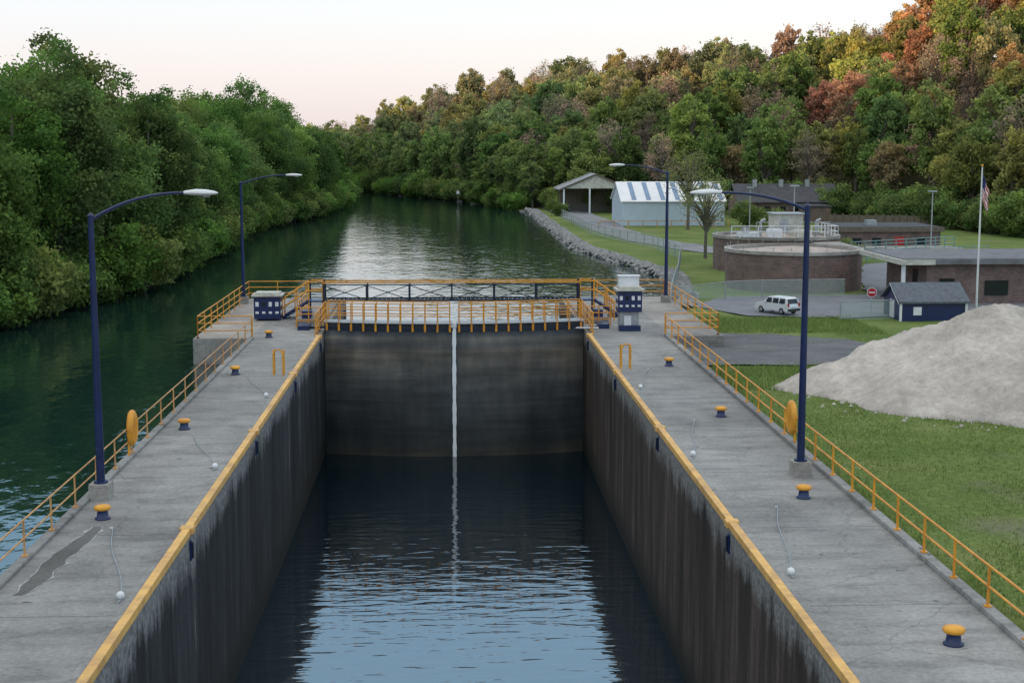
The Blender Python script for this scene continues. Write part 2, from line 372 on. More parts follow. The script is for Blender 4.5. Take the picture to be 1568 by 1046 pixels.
lamp(10.25,40.7,7.85,3.0,.5,-1); lamp(13.45,88,8.0,3.2,.55,-1)

def bollard(x,y):
    mb=MB(); mb.lathe((x,y,0),[(.0,.001),(.2,.001),(.2,.03),(.15,.06),(.135,.2),(.135,.235)],'navy'); 
    mb.lathe((x,y,0),[(.135,.235),(.2,.25),(.22,.3),(.2,.345),(.12,.37),(0,.375)],'yellow'); mb.obj('mooring_bollard')
for x,y in [(-8.9,24.5),(-8.95,36.6),(-9,48.5),(-9,60.4),(-9.05,72.3),(9.7,26.3),(9.68,38),(9.68,50),(9.66,62)]: bollard(x,y)
def float_line(x,y,x2,y2):
    mb=MB(); mb.lathe((x,y,0),[(0,.01),(.06,.03),(.09,.09),(.085,.14),(.045,.18),(0,.19)],'white',12)
    mb.cyl((x,y,.0),(x,y-.25,.03),.03,.03,'galv'); mb.lathe((x2,y2,0),[(.06,.003),(.05,.04),(0,.06)],'galv',10)
    p=[(x+(x2-x)*t+.06*math.sin(t*7),y+(y2-y)*t,.05*(1-t)+.03) for t in np.linspace(0,1,9)]; mb.tube(p,.012,'galv',5); mb.obj('mooring_line')
for a in [(-6.98,29.8,-8.5,35.6),(-6.98,42.3,-8.55,47.5),(-7.0,54.7,-8.5,60),(7.63,30.9,8.7,37.0),(7.55,43.4,8.6,49.3),(7.6,56,8.6,61)]: float_line(*a)
def hoops(x,y):
    mb=MB()
    for dx in(-.2,.2):
        pts=[(x+dx,y-.25,0),(x+dx,y-.25,.85),(x+dx,y-.13,1.05),(x+dx,y+.13,1.05),(x+dx,y+.25,.85),(x+dx,y+.25,0)]
        mb.tube(pts,.03,'yellow',8)
    mb.tube([(x-.2,y-.25,.9),(x-.1,y-.25,1.1),(x+.1,y-.25,1.1),(x+.2,y-.25,.9)],.03,'yellow',8)
    mb.obj('ladder_grab_rail')
hoops(-7.15,60.2); hoops(7.65,61.3)
def lifering(x,y,sgn,k):
    mb=MB(); c=(x-sgn*.12,y,.95); mb.torus(c,.32,.11,k,'X',24,10,1.3); mb.lathe((c[0],c[1],c[2]-.5),[(0,0),(.1,.03),(.14,.3),(.14,.75),(.1,.98),(0,1.02)],k,12)
    mb.box((x,y,.55),(.06,.1,1.1),k); mb.obj('life_ring')
lifering(-9.87,44.0,-1,'orange'); lifering(11.07,44.8,1,'yellow')

# worn patch with white efflorescence rims on the left walk
mb=MB(); NP=40
def wv(t,s): return .10*mnoise.noise((t*3.0,s,0))+.05*mnoise.noise((t*11.0,s,4))
cxs=[(-9.25+.35*i/NP+wv(i/NP,1),30.2+5.6*i/NP) for i in range(NP+1)]
wl=[max(.05,(.22+wv(i/NP,7)*1.2)*math.sin(math.pi*(i+1.5)/(NP+3))**.35) for i in range(NP+1)]
for i in range(NP):
    (x0,y0),(x1,y1)=cxs[i],cxs[i+1]
    mb.poly([(x0-wl[i],y0,.003),(x0+wl[i],y0,.003),(x1+wl[i+1],y1,.003),(x1-wl[i+1],y1,.003)],'patch')
    for s_ in(-1,1):
        e0=max(0,.03+.16*mnoise.noise((i*.5,s_*5,2))); e1=max(0,.03+.16*mnoise.noise(((i+1)*.5,s_*5,2)))
        mb.poly([(x0+s_*wl[i],y0,.007),(x0+s_*(wl[i]+e0),y0,.007),(x1+s_*(wl[i+1]+e1),y1,.007),(x1+s_*wl[i+1],y1,.007)],'efflor')
mb.obj('worn_pavement_patch')

# ------------------------------------------------------------------ gate
GX=(XL+XR)/2
def gy(x): return 75.3-1.1*(1-((x-GX)/6.85)**2)
GT=.32; DK=.46
def leaf(a,b,nm):
    mb=MB(); n=14; xs_=np.linspace(a,b,n+1)
    for i in range(n):
        x0,x1=xs_[i],xs_[i+1]
        for z0,z1 in [(-9,-5.2),(-5.2,-3.7),(-3.7,-2.3),(-2.3,-1.1),(-1.1,GT)]:
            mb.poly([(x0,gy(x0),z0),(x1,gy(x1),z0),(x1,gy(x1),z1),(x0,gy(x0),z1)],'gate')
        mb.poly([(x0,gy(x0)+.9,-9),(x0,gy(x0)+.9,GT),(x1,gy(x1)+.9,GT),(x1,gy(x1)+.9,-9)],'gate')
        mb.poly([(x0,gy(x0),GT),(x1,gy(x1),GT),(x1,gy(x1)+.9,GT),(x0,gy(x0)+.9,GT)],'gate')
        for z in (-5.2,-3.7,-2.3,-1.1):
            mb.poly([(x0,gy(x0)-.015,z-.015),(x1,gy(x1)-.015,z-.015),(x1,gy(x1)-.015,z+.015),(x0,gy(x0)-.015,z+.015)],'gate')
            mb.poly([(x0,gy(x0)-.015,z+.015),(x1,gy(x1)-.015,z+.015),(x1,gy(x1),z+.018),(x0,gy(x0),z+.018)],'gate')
        for (e0,e1,z0,z1,k) in ((-.10,-.02,.05,GT-.08,'dkblue'),(-.2,1.0,DK-.05,DK,'galv')):
            vs=[(x0,gy(x0)+e0,z0),(x1,gy(x1)+e0,z0),(x1,gy(x1)+e1,z0),(x0,gy(x0)+e1,z0),(x0,gy(x0)+e0,z1),(x1,gy(x1)+e0,z1),(x1,gy(x1)+e1,z1),(x0,gy(x0)+e1,z1)]
            mb.add(vs,[[3,2,1,0],[4,5,6,7],[0,1,5,4],[2,3,7,6],[1,2,6,5],[3,0,4,7]],k)
    for e in(-.18,.95):
        px=np.linspace(a+.15,b-.15,11)
        for i,x in enumerate(px):
            mb.cyl((x,gy(x)+e,DK-.45 if e<0 else DK),(x,gy(x)+e,DK+1.0),.032,.032,'orange',6)
            if e<0: mb.box((x,gy(x)-.16,DK-.28),(.11,.05,.36),'orange')
            if i<10:
                x2=px[i+1]
                for z in(1.0,.68,.36): mb.cyl((x,gy(x)+e,DK+z),(x2,gy(x2)+e,DK+z),.027,.027,'orange',6)
    return mb.obj(nm)
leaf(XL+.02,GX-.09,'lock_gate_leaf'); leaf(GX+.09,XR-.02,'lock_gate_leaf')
mb=MB(); n=30
vs=[]
for i in range(n+1):
    z=.3-6.9*i/n; w=.095+.01*math.sin(i*2.1)+.01*math.sin(i*.7)
    for dx,dy in((-w,0),(0,-.07),(w,0)): vs.append((GX-.02+dx,gy(GX)-.06+dy,z))
mb.add(vs,[[i*3+j,i*3+j+1,(i+1)*3+j+1,(i+1)*3+j] for i in range(n) for j in range(2)],'wash',True)
mb.box((GX,gy(GX)+.35,-4.4),(.17,.7,9),'dkblue'); mb.box((GX-.04,gy(GX)-.05,.35),(.3,.2,.2),'white')
mb.obj('mitre_leak_water')
mb=MB(); mb.cyl((4.9,75.3,.12),(7.9,75.9,.08),.06,.06,'white'); mb.cyl((6.2,75.25,.05),(7.9,74.8,.08),.05,.05,'white'); mb.box((8.2,75.7,.12),(.6,1.2,.24),'navy'); mb.obj('gate_operating_arm')
mb=MB(); mb.cyl((-5.0,75.5,.12),(-7.4,75.9,.06),.06,.06,'dkblue'); mb.box((-7.6,75.7,.12),(.6,1.2,.24),'navy'); mb.obj('gate_operating_arm')

# footbridge truss with end stairs
mb=MB(); x0,x1=-6.95,7.35; zb,zt=1.02,2.0
for yy in(80.2,81.4):
    mb.b2(x0,x1,yy-.04,yy+.04,zb-.06,zb+.05,'dkblue'); mb.b2(x0,x1,yy-.04,yy+.04,zt-.13,zt-.07,'dkblue'); mb.b2(x0,x1,yy-.04,yy+.04,zt-.02,zt+.06,'orange')
    n=6
    for i in range(n+1):
        x=x0+(x1-x0)*i/n; mb.box((x,yy,(zb+zt)/2-.03),(.09,.085,zt-zb-.08),'dkblue')
        if i<n and yy<81:
            xa=x0+(x1-x0)*(i+1)/n
            mb.cyl((x,yy,zb+.05),(xa,yy,zt-.13),.026,.026,'dkblue',6); mb.cyl((x,yy-.03,zt-.13),(xa,yy-.03,zb+.05),.026,.026,'dkblue',6)
for i in range(60):
    x=x0+(x1-x0)*(i+.5)/60; mb.box((x,80.8,zb-.02),(.03,1.1,.03),'galv')
for sx,xe in((-1,x0),(1,x1)):
    mb.b2(min(xe,xe+sx*.9),max(xe,xe+sx*.9),80.2,81.4,zb-.08,zb,'navy')
    for dx in(.05,.85):
        for yy in(80.25,81.35): mb.cyl((xe+sx*dx,yy,0),(xe+sx*dx,yy,zb+1.1),.05,.05,'orange' if yy<81 else 'dkblue',6)
    for i in range(5):
        mb.box((xe+sx*(1.05+i*.27),80.8,zb-.18-i*.19),(.27,1.1,.04),'navy')
    for yy in(80.22,81.38):
        mb.tube([(xe+sx*.9,yy,zb-.06),(xe+sx*2.3,yy,.06)],.08,'navy',6)
        for h in(.5,1.0):
            mb.tube([(xe,yy,zb+h+.05),(xe+sx*.9,yy,zb+h+.05),(xe+sx*2.3,yy,h+.1),(xe+sx*2.3,yy,0)],.04,'orange',6)
        mb.cyl((xe+sx*1.6,yy,.5),(xe+sx*1.6,yy,zb+.55),.035,.035,'orange',6)
mb.obj('truss_footbridge')
mb=MB()
mb.rail([(-6.8,73.4,0),(-6.8,76.5,0),(-6.8,79.7,0)],1.05,'orange',1.0,3,.03)
mb.rail([(-8.1,76.5,0),(-6.8,76.5,0)],1.05,'orange',.7,3,.03); mb.rail([(-8.3,79,0),(-8.3,84,0)],1.05,'orange',1.2,3,.03)
mb.b2(-8.2,-7.2,77.2,78.4,0,.35,'concL'); mb.b2(-7.9,-7.4,77.4,78.2,.35,.75,'navy')
mb.obj('gate_guard_railing')
mb=MB()
mb.rail([(7.45,73.4,0),(7.45,76.5,0),(7.45,79.7,0)],1.05,'orange',1.0,3,.03)
mb.rail([(7.45,76.5,0),(8.7,76.5,0)],1.05,'orange',.7,3,.03); mb.rail([(9.2,79,0),(9.2,84,0)],1.05,'orange',1.2,3,.03)
mb.b2(7.8,8.7,77.2,78.4,0,.35,'concL'); mb.b2(7.9,8.4,77.4,78.2,.35,.75,'navy')
mb.obj('gate_guard_railing')

def cabinet(x,y,w,d,z0,h,top,legs):
    mb=MB()
    mb.box((x,y,z0+h/2),(w,d,h),'navy')
    nn=4
    for r_,zz in enumerate((.62,.25)):
        for i in range(nn):
            cx=x-w/2+w*(i+.5)/nn; mb.box((cx,y-d/2-.012,z0+h*zz+.05),(w/nn*.5,.02,h*.2 if r_==0 else h*.1),'glass' if (i%3==1 and r_==0) else 'white')
            mb.box((x-w/2-.012,y-d/2+d*(i+.5)/nn,z0+h*zz+.05),(.02,d/nn*.5,h*.16),'white')
            mb.box((x+w/2+.012,y-d/2+d*(i+.5)/nn,z0+h*zz+.05),(.02,d/nn*.5,h*.16),'white')
    mb.box((x,y,z0+h+.05),(w+.24,d+.24,.1),'cream'); mb.box((x,y,z0+h+.15),(w-.1,d-.1,.1),'cream')
    if top: mb.box((x,y+.2,z0+h+.45),(w*.85,.5,.5),'white'); mb.box((x,y+.2,z0+h+.73),(w*.95,.6,.06),'lamp')
    if legs:
        mb.box((x,y+.1,z0/2),(w*.8,d*.7,z0),'galv'); mb.box((x-.1,y-d*.32,z0*.45),(w*.3,.1,z0*.7),'white'); mb.box((x,y-.5,.15),(w*.9,.3,.3),'navy')
    mb.obj('control_cabinet',bevel=.015)
cabinet(-10.0,80,1.45,1.3,.1,1.25,False,False); cabinet(9.45,74.6,1.25,1.2,1.0,1.1,True,True)

# ------------------------------------------------------------------ stone pile
def pile():
    nx_,ny_=130,110; cx,cy=21.7,55.4; vs=[]
    for j in range(ny_+1):
        for i in range(nx_+1):
            u=-1+2*i/nx_; v=-1+2*j/ny_; x=cx+u*12; y=cy+v*9.5
            ang=math.atan2(y-cy,x-cx); R=7.2+.4*math.sin(ang*3+.5)+.35*math.sin(ang*7)+.5*mnoise.noise((math.cos(ang)*4,math.sin(ang)*4,2))
            if x>cx: R+=3.0*math.cos(ang)**2
            else: R+=1.2*math.cos(ang+.2)**6 - (.8*max(0,math.sin(ang)))
            d=math.hypot(x-cx,(y-cy)*1.0); 
            t=max(0,1-d/R); z=3.55*(t**.93)
            z=z-math.log(1+math.exp((z-3.25)*4))/4
            z=max(z,0); ridge=min(1,t*3)
            rg=abs(mnoise.noise((x*.55+y*.12,y*.28,11)))
            z+=ridge*(.36*mnoise.noise((x*.4,y*.4,3))-.55*rg*min(1,(1-t)*1.8)+.14+.2*mnoise.noise((x*1.1,y*.9,7))+.11*mnoise.noise((x*3,y*3,1))+.05*mnoise.noise((x*8,y*8,1)))
            g=float(hf(x,y)); vs.append((x,y,(g+z) if t>0 else g-.3))
    fs=[[j*(nx_+1)+i,j*(nx_+1)+i+1,(j+1)*(nx_+1)+i+1,(j+1)*(nx_+1)+i] for j in range(ny_) for i in range(nx_)]
    mb=MB(); mb.add(vs,fs,'sand',True)
    for _ in range(260):
        a=random.uniform(0,6.28); q=random.uniform(6.6,8.4); x=cx+q*math.cos(a)*(1.25 if math.cos(a)>0 else 1); y=cy+q*math.sin(a); s_=random.uniform(.04,.13); g=float(hf(x,y))
        b_=[(x+s_*math.cos(k*2.09+a),y+s_*math.sin(k*2.09+a),g+.01) for k in range(3)]+[(x,y,g+s_*.9)]
        mb.add(b_,[[0,1,3],[1,2,3],[2,0,3]],'sand')
    mb.obj('crushed_stone_pile')
pile()

# ------------------------------------------------------------------ buildings
def G(x,y): return float(hf(x,y))
def tank(x,y,r,top,nm):
    mb=MB(); g=G(x,y)-.6; n=48
    mb.lathe((x,y,0),[(r,g),(r,top-.25)],'brick',n,False)
    mb.lathe((x,y,0),[(r,top-.25),(r+.12,top-.25),(r+.12,top),(r-.35,top),(r-.35,top-.4)],'concL',n,False)
    mb.lathe((x,y,0),[(r-.35,top-.3),(r*.5,top-.05),(0,top+.15)],'beige',n)
    for i in range(24):
        a=2*math.pi*i/24; p=(x+(r-.1)*math.cos(a),y+(r-.1)*math.sin(a)); mb.cyl((p[0],p[1],top),(p[0],p[1],top+.35),.02,.02,'galv',5)
    mb.obj(nm)
tank(26.2,108,5.1,1.95,'brick_settling_tank'); tank(28.6,124.5,5.4,2.0,'brick_settling_tank')
mb=MB()
mb.b2(24.6,26.3,120.6,121.8,1.9,2.35,'white'); mb.b2(24.9,25.5,120.8,121.5,2.352,2.7,'galv'); mb.b2(27.2,28.4,121,122,1.9,2.6,'white')
mb.b2(29.6,31.0,121.5,123,1.9,2.5,'cream'); mb.b2(28.5,31,124.5,127,1.9,3.7,'cream'); mb.b2(28.3,31.2,124.3,127.2,3.702,3.8,'galv'); mb.box((29.3,124.46,2.7),(.7,.06,1.3),'galv')
for x in(26.8,31.6): mb.cyl((x,122.4,1.9),(x,122.4,3.2),.12,.12,'galv'); mb.cyl((x,122.4,3.2),(x+.4,122.4,3.4),.12,.12,'galv')
mb.rail([(23.9,120.4,2),(33,120.4,2),(33,127,2)],.9,'white',1.1,2,.035); mb.rail([(26.6,123.2,2),(33,123.2,2)],1.1,'galv',1.1,2,.03); mb.b2(30.5,33,112.5,120,1.4,1.6,'concL')
mb.obj('tank_machinery')
def gable(mb,x0,x1,y0,y1,g,e,rz,axis_,wall,roof,ov=.4,gab=None):
    gab=gab or wall
    if axis_=='x':
        ym=(y0+y1)/2
        mb.poly([(x0,y0,g),(x1,y0,g),(x1,y0,e),(x0,y0,e)],wall); mb.poly([(x1,y1,g),(x0,y1,g),(x0,y1,e),(x1,y1,e)],wall)
        for x in(x0,x1): mb.poly([(x,y0,g),(x,y1,g),(x,y1,e),(x,ym,rz),(x,y0,e)],gab)
        sl=(rz-e)/(ym-y0)
        for s_,yy in((-1,y0),(1,y1)):
            a=[(x0-ov,yy+s_*ov,e-sl*ov+.03),(x1+ov,yy+s_*ov,e-sl*ov+.03),(x1+ov,ym,rz+.03),(x0-ov,ym,rz+.03)]
            mb.add(a+[(p[0],p[1],p[2]+.12) for p in a],[[0,1,2,3],[7,6,5,4],[0,1,5,4],[1,2,6,5],[3,0,4,7]],roof)
    else:
        xm=(x0+x1)/2
        mb.poly([(x0,y0,g),(x0,y1,g),(x0,y1,e),(x0,y0,e)],wall); mb.poly([(x1,y0,g),(x1,y1,g),(x1,y1,e),(x1,y0,e)],wall)
        for y in(y0,y1): mb.poly([(x0,y,g),(x1,y,g),(x1,y,e),(xm,y,rz),(x0,y,e)],gab)
        sl=(rz-e)/(xm-x0)
        for s_,xx in((-1,x0),(1,x1)):
            a=[(xx+s_*ov,y0-ov,e-sl*ov+.03),(xx+s_*ov,y1+ov,e-sl*ov+.03),(xm,y1+ov,rz+.03),(xm,y0-ov,rz+.03)]
            mb.add(a+[(p[0],p[1],p[2]+.14) for p in a],[[0,1,2,3],[7,6,5,4],[0,1,5,4],[1,2,6,5],[2,3,7,6],[3,0,4,7]],roof)
M['metalwall']=simple('pale_metal_siding',(.52,.61,.68),.5,scale=.6,var=.06)
M['roofwhite']=simple('white_metal_roof',(.80,.81,.82),.45,scale=.8,var=.05)
M['roofblue']=simple('translucent_roof_panel',(.16,.27,.42),.4,scale=.8,var=.1)
mb=MB(); x0,x1,y0,y1=23.2,36.9,191,203; g=-1.3
gable(mb,x0,x1,y0,y1,g,2.35,4.7,'x','metalwall','roofwhite',.25)
for i in range(7):
    a=x0+1.3+i*1.95
    z=lambda yy:2.35+(yy-y0)*(4.7-2.35)/6+.185
    mb.poly([(a,y0+.1,z(y0+.1)),(a+.62,y0+.1,z(y0+.1)),(a+.62,y0+5.7,z(y0+5.7)),(a,y0+5.7,z(y0+5.7))],'roofblue')
for i in range(28): mb.box((x0+.25+i*.5,y0-.02,.5),(.03,.03,3.5),'metalwall')
mb.b2(x0,x1,y0-.06,y0-.03,g,-.85,'concL')
mb.obj('metal_storage_building')
mb=MB(); x0,x1,y0,y1=18.6,29.4,233,246; g=-1.3
gable(mb,x0,x1,y0+6,y1,g,2.8,5.1,'y','wood','roofmetal',.6)
xm=(x0+x1)/2
for s_,xx in((-1,x0),(1,x1)):
    a=[(xx+s_*.6,y0,2.62),(xx+s_*.6,y0+5.4,2.62),(xm,y0+5.4,5.13),(xm,y0,5.13)]
    mb.add(a+[(p[0],p[1],p[2]+.16) for p in a],[[0,1,2,3],[7,6,5,4],[0,1,5,4],[1,2,6,5],[2,3,7,6],[3,0,4,7]],'roofmetal')
    a=[(xx+s_*.62,y0-.03,2.5),(xm,y0-.03,5.0),(xm,y0-.03,5.3),(xx+s_*.62,y0-.03,2.8)]; mb.poly(a,'wood')
mb.poly([(x0+.3,y0+.2,2.9),(x1-.3,y0+.2,2.9),(xm,y0+.2,5.0)],'cream')
for x in(x0+.2,xm-1,x1-.2): mb.box((x,y0+.3,.8),(.25,.25,4.2),'white')
mb.b2(x0+.1,x0+.3,y0+.6,y0+6,-1.3,-.2,'wood')
mb.obj('open_pavilion_shed')
mb=MB(); gable(mb,43.5,58,212,222,-1.3,1.6,3.9,'x','brick','roofdk',.6)
for i in range(6): mb.box((45+i*2.3,211.96,.2),(1.0,.06,1.2),'glass'); mb.box((45+i*2.3,211.93,-.5),(1.15,.08,.1),'concL')
for i in range(3): mb.b2(46+i*4,46.6+i*4,216,216.6,3.4,4.7,'galv')
mb.b2(52,55,205,211.9,-1.3,1.0,'brick'); mb.b2(51.8,55.2,204.8,211.9,1.0,1.2,'roofdk'); mb.obj('brick_plant_building')
mb=MB(); mb.b2(39.7,49.5,142.6,151,-1.4,1.1,'brick'); mb.b2(39.4,49.8,142.3,151.3,1.1,1.55,'wood'); mb.b2(39.6,49.6,142.5,151.1,1.551,1.6,'roofdk')
for x in(41,43,47.5): mb.box((x,142.57,0),(.9,.05,1.0),'glass')
mb.box((45.3,142.57,-.3),(1.0,.06,1.8),'red'); mb.b2(43,44,146,147,1.6,2.1,'galv'); mb.obj('low_brick_building')
mb=MB(); mb.b2(32.2,46,95.2,104,-1.6,1.7,'brick'); mb.b2(32.62,46.3,94.7,104.4,1.72,2.05,'roofgrey'); mb.b2(30.25,32.6,94.65,104.45,1.70,2.03,'cream'); mb.b2(30.5,46.1,94.9,104.2,2.051,2.1,'roofgrey')
mb.b2(30.5,30.7,95.0,95.3,-1.3,1.69,'white'); mb.box((33.6,95.16,.1),(1,.06,1.3),'glass'); mb.box((37,95.16,.1),(1.6,.06,1.0),'glass'); mb.b2(32.16,32.2,97,98,-1,1.2,'glass')
mb.obj('brick_office_building')
mb=MB(); gable(mb,27.6,31.6,86,89.5,-1.2,.15,1.05,'x','navy','shingle',.2)
for x in(27.57,31.63): mb.box((x,85.98,-.5),(.14,.1,1.3),'white')
mb.box((27.57,87.7,-.4),(.06,.8,1.1),'white'); mb.box((28.6,85.96,-.4),(.5,.06,.5),'white')
mb.add([(27.37,85.8,.02),(27.37,87.75,1.1),(27.37,87.75,1.22),(27.37,85.8,.14)],[[0,1,2,3]],'white')
mb.obj('garden_shed')

def car(name,x,y,rz,s,paint):
    mb=MB(); g=G(x,y)+.1
    prof=[(-2.3,.35),(-2.35,.75),(-2.25,1.05),(-2.0,1.62),(-1.75,1.72),(.5,1.72),(1.1,1.15),(2.1,1.0),(2.35,.75),(2.35,.35)]
    def wx(z): return .9 if z<1.1 else .9-(z-1.1)*.28
    vs=[(p[0],sx*wx(p[1]),p[1]) for sx in(-1,1) for p in prof]; n=len(prof)
    mb.add(vs,[list(range(n)),list(range(n,2*n))[::-1]]+[[i,n+i,n+(i+1)%n,(i+1)%n] for i in range(n)],paint)
    for sx in(-1,1):
        for a,b in((-1.9,-1.1),(-1.0,-.15),(-.05,.6)):
            e=.012
            mb.poly([(a,sx*(wx(1.12)+e),1.12),(b+(.25 if b>.3 else 0),sx*(wx(1.12)+e),1.12),(b-.05,sx*(wx(1.6)+e),1.6),(a+.05,sx*(wx(1.6)+e),1.6)],'glass')
        for wxx in(-1.45,1.45):
            mb.cyl((wxx,sx*.72,.34),(wxx,sx*.93,.34),.34,.34,'black',14); mb.cyl((wxx,sx*.93,.34),(wxx,sx*.94,.34),.2,.2,'galv',10)
        mb.box((-2.3,sx*.75,1.0),(.12,.18,.4),'redlamp'); mb.box((2.3,sx*.68,.78),(.12,.3,.16),'white'); mb.box((.75,sx*1.0,1.15),(.15,.18,.12),paint)
    mb.poly([(-2.235,-.72,1.12),(-2.235,.72,1.12),(-2.035,.66,1.58),(-2.035,-.66,1.58)],'glass'); mb.poly([(.56,-.7,1.68),(.56,.7,1.68),(1.09,.8,1.18),(1.09,-.8,1.18)],'glass')
    mb.box((-2.36,0,.5),(.08,1.7,.22),'black'); mb.box((-2.37,0,.8),(.04,.5,.14),'white')
    o=mb.obj(name,bevel=.03); o.location=(x,y,g); o.rotation_euler=(0,0,rz); o.scale=(s,s,s)
car('parked_minivan',20.9,90.0,math.radians(122),.62,'carpaint')
car('parked_car',21,240,math.radians(200),.8,'bluecar'); car('parked_car',24.6,241,math.radians(90),.8,'carpaint')

mb=MB(); fx,fy=33.0,88.0; g=G(fx,fy); mb.cyl((fx,fy,g),(fx,fy,8.3),.075,.04,'lamp',10); mb.lathe((fx,fy,8.3),[(0,0),(.08,.06),(.06,.14),(0,.16)],'yellow',10); mb.lathe((fx,fy,g),[(.2,0),(.2,.1),(.08,.2)],'galv',10)
for i in range(13):
    for j in range(10):
        def P(a,b): return (fx+.06+.42*(b/10)*(1+.15*math.sin(a)), fy+.12*math.sin(b*1.3+a*.2)*(b/10), 7.9-a*.12-b*.11)
        k='blueflag' if (i<7 and j<4) else ('red' if i%2==0 else 'white')
        mb.poly([P(i,j),P(i,j+1),P(i+1,j+1),P(i+1,j)],k)
mb.obj('flagpole_with_flag')
mb=MB(); sx,sy=27.0,90.2; g=G(sx,sy); mb.cyl((sx,sy,g),(sx,sy,g+1.65),.035,.035,'galv')
def octa(r,y,k): mb.poly([(sx+r*math.cos(math.pi/8+i*math.pi/4),y,g+1.35+r*math.sin(math.pi/8+i*math.pi/4)) for i in range(8)],k)
octa(.33,sy-.05,'white'); octa(.29,sy-.055,'red'); mb.box((sx,sy-.06,g+1.35),(.38,.006,.09),'white'); mb.obj('stop_sign')
for (x,y,h) in ((48,141,6.2),(31.5,130,7),(38,180,5.5),(27,150,5.2)):
    mb=MB(); g=G(x,y); mb.cyl((x,y,g),(x,y,g+h),.09,.06,'galv',8); mb.box((x,y,g+h+.05),(.8,.4,.14),'galv'); mb.cyl((x,y,g),(x,y,g+.3),.2,.2,'concL',8); mb.obj('yard_light_pole',bevel=.01)
def chain(pts,h=1.3,sp=3):
    mb=MB()
    for a,b in zip(pts[:-1],pts[1:]):
        L=math.dist(a,b); n=max(1,round(L/sp))
        for i in range(n):
            p=[a[k]+(b[k]-a[k])*i/n for k in(0,1)]; q=[a[k]+(b[k]-a[k])*(i+1)/n for k in(0,1)]; gp,gq=G(*p),G(*q)
            mb.cyl((*p,gp),(*p,gp+h),.045,.045,'galv',6); mb.cyl((*p,gp+h),(*q,gq+h),.03,.03,'galv',5)
            mb.poly([(*p,gp+.03),(*q,gq+.03),(*q,gq+h),(*p,gp+h)],'chain')
    mb.obj('chain_link_fence')
chain([(14.4,92),(15.8,101),(19.2,98.5),(22,99.5),(28,100)]); chain([(15.8,101),(18.2,113),(22,135),(21.5,150),(17.5,175),(17,215)]); chain([(24,86.5),(27.4,87)],1.2)
mb=MB(); pts=[(52,200),(60,192),(66,184),(74,176)]
for a,b in zip(pts[:-1],pts[1:]):
    for i in range(9):
        p=(a[0]+(b[0]-a[0])*i/9,a[1]+(b[1]-a[1])*i/9); q=(a[0]+(b[0]-a[0])*(i+1)/9,a[1]+(b[1]-a[1])*(i+1)/9); g1=G(*p); g2=G(*q)
        mb.box((*p,g1+.8),(.2,.2,1.8),'wood'); mb.poly([(*p,g1),(*q,g2),(*q,g2+1.5),(*p,g1+1.5)],'wood')
mb.obj('wooden_fence')
mb=MB(); mb.rail([(36,128,-.9),(44,134,-.9),(52,136,-.9)],1.0,'teal',1.5,3,.04); mb.rail([(36.5,131,-.2),(50,140,-.2)],1.0,'teal',1.5,3,.04); mb.b2(36,50,137,141,-1.3,-.2,'concL'); mb.obj('basin_railing')
mb=MB(); mb.rail([(20,189,-1),(37,188.5,-1)],.9,'paleyel',2,1,.05); mb.obj('yard_guard_rail')
mb=MB(); mb.cyl((2.0,281,-4),(2.0,281,.6),.10,.10,'wood',8); mb.box((2,280.9,.8),(.6,.06,.6),'white'); mb.obj('channel_marker')

# riprap
mb=MB()
def rocks(n,fn):
    for _ in range(n):
        x,y,z,s_=fn(); 
        base=[(0,0,1),(0,0,-.8)]+[(math.cos(a*math.pi/3),math.sin(a*math.pi/3),.35*(-1)**a) for a in range(6)]
        vs=[(x+p[0]*s_*random.uniform(.7,1.3),y+p[1]*s_*random.uniform(.7,1.3),z+p[2]*s_*.75*random.uniform(.7,1.3)) for p in base]
        mb.add(vs,[[0,2+i,2+(i+1)%6] for i in range(6)]+[[1,2+(i+1)%6,2+i] for i in range(6)],'rock')
def fr():
    y=random.uniform(95,245); xr=float(np.interp(y,RB[:,0],RB[:,1])); x=xr+random.uniform(-1.6,1.9); return x,y,G(x,y)+.05,random.uniform(.15,.5)
rocks(3200,fr)
def fr2():
    y=random.uniform(262,385); xr=float(np.interp(y,RB[:,0],RB[:,1])); x=xr+random.uniform(-1.6,.3); return x,y,G(x,y)+.05,random.uniform(.3,.8)
rocks(300,fr2); mb.obj('riprap_bank_rocks')

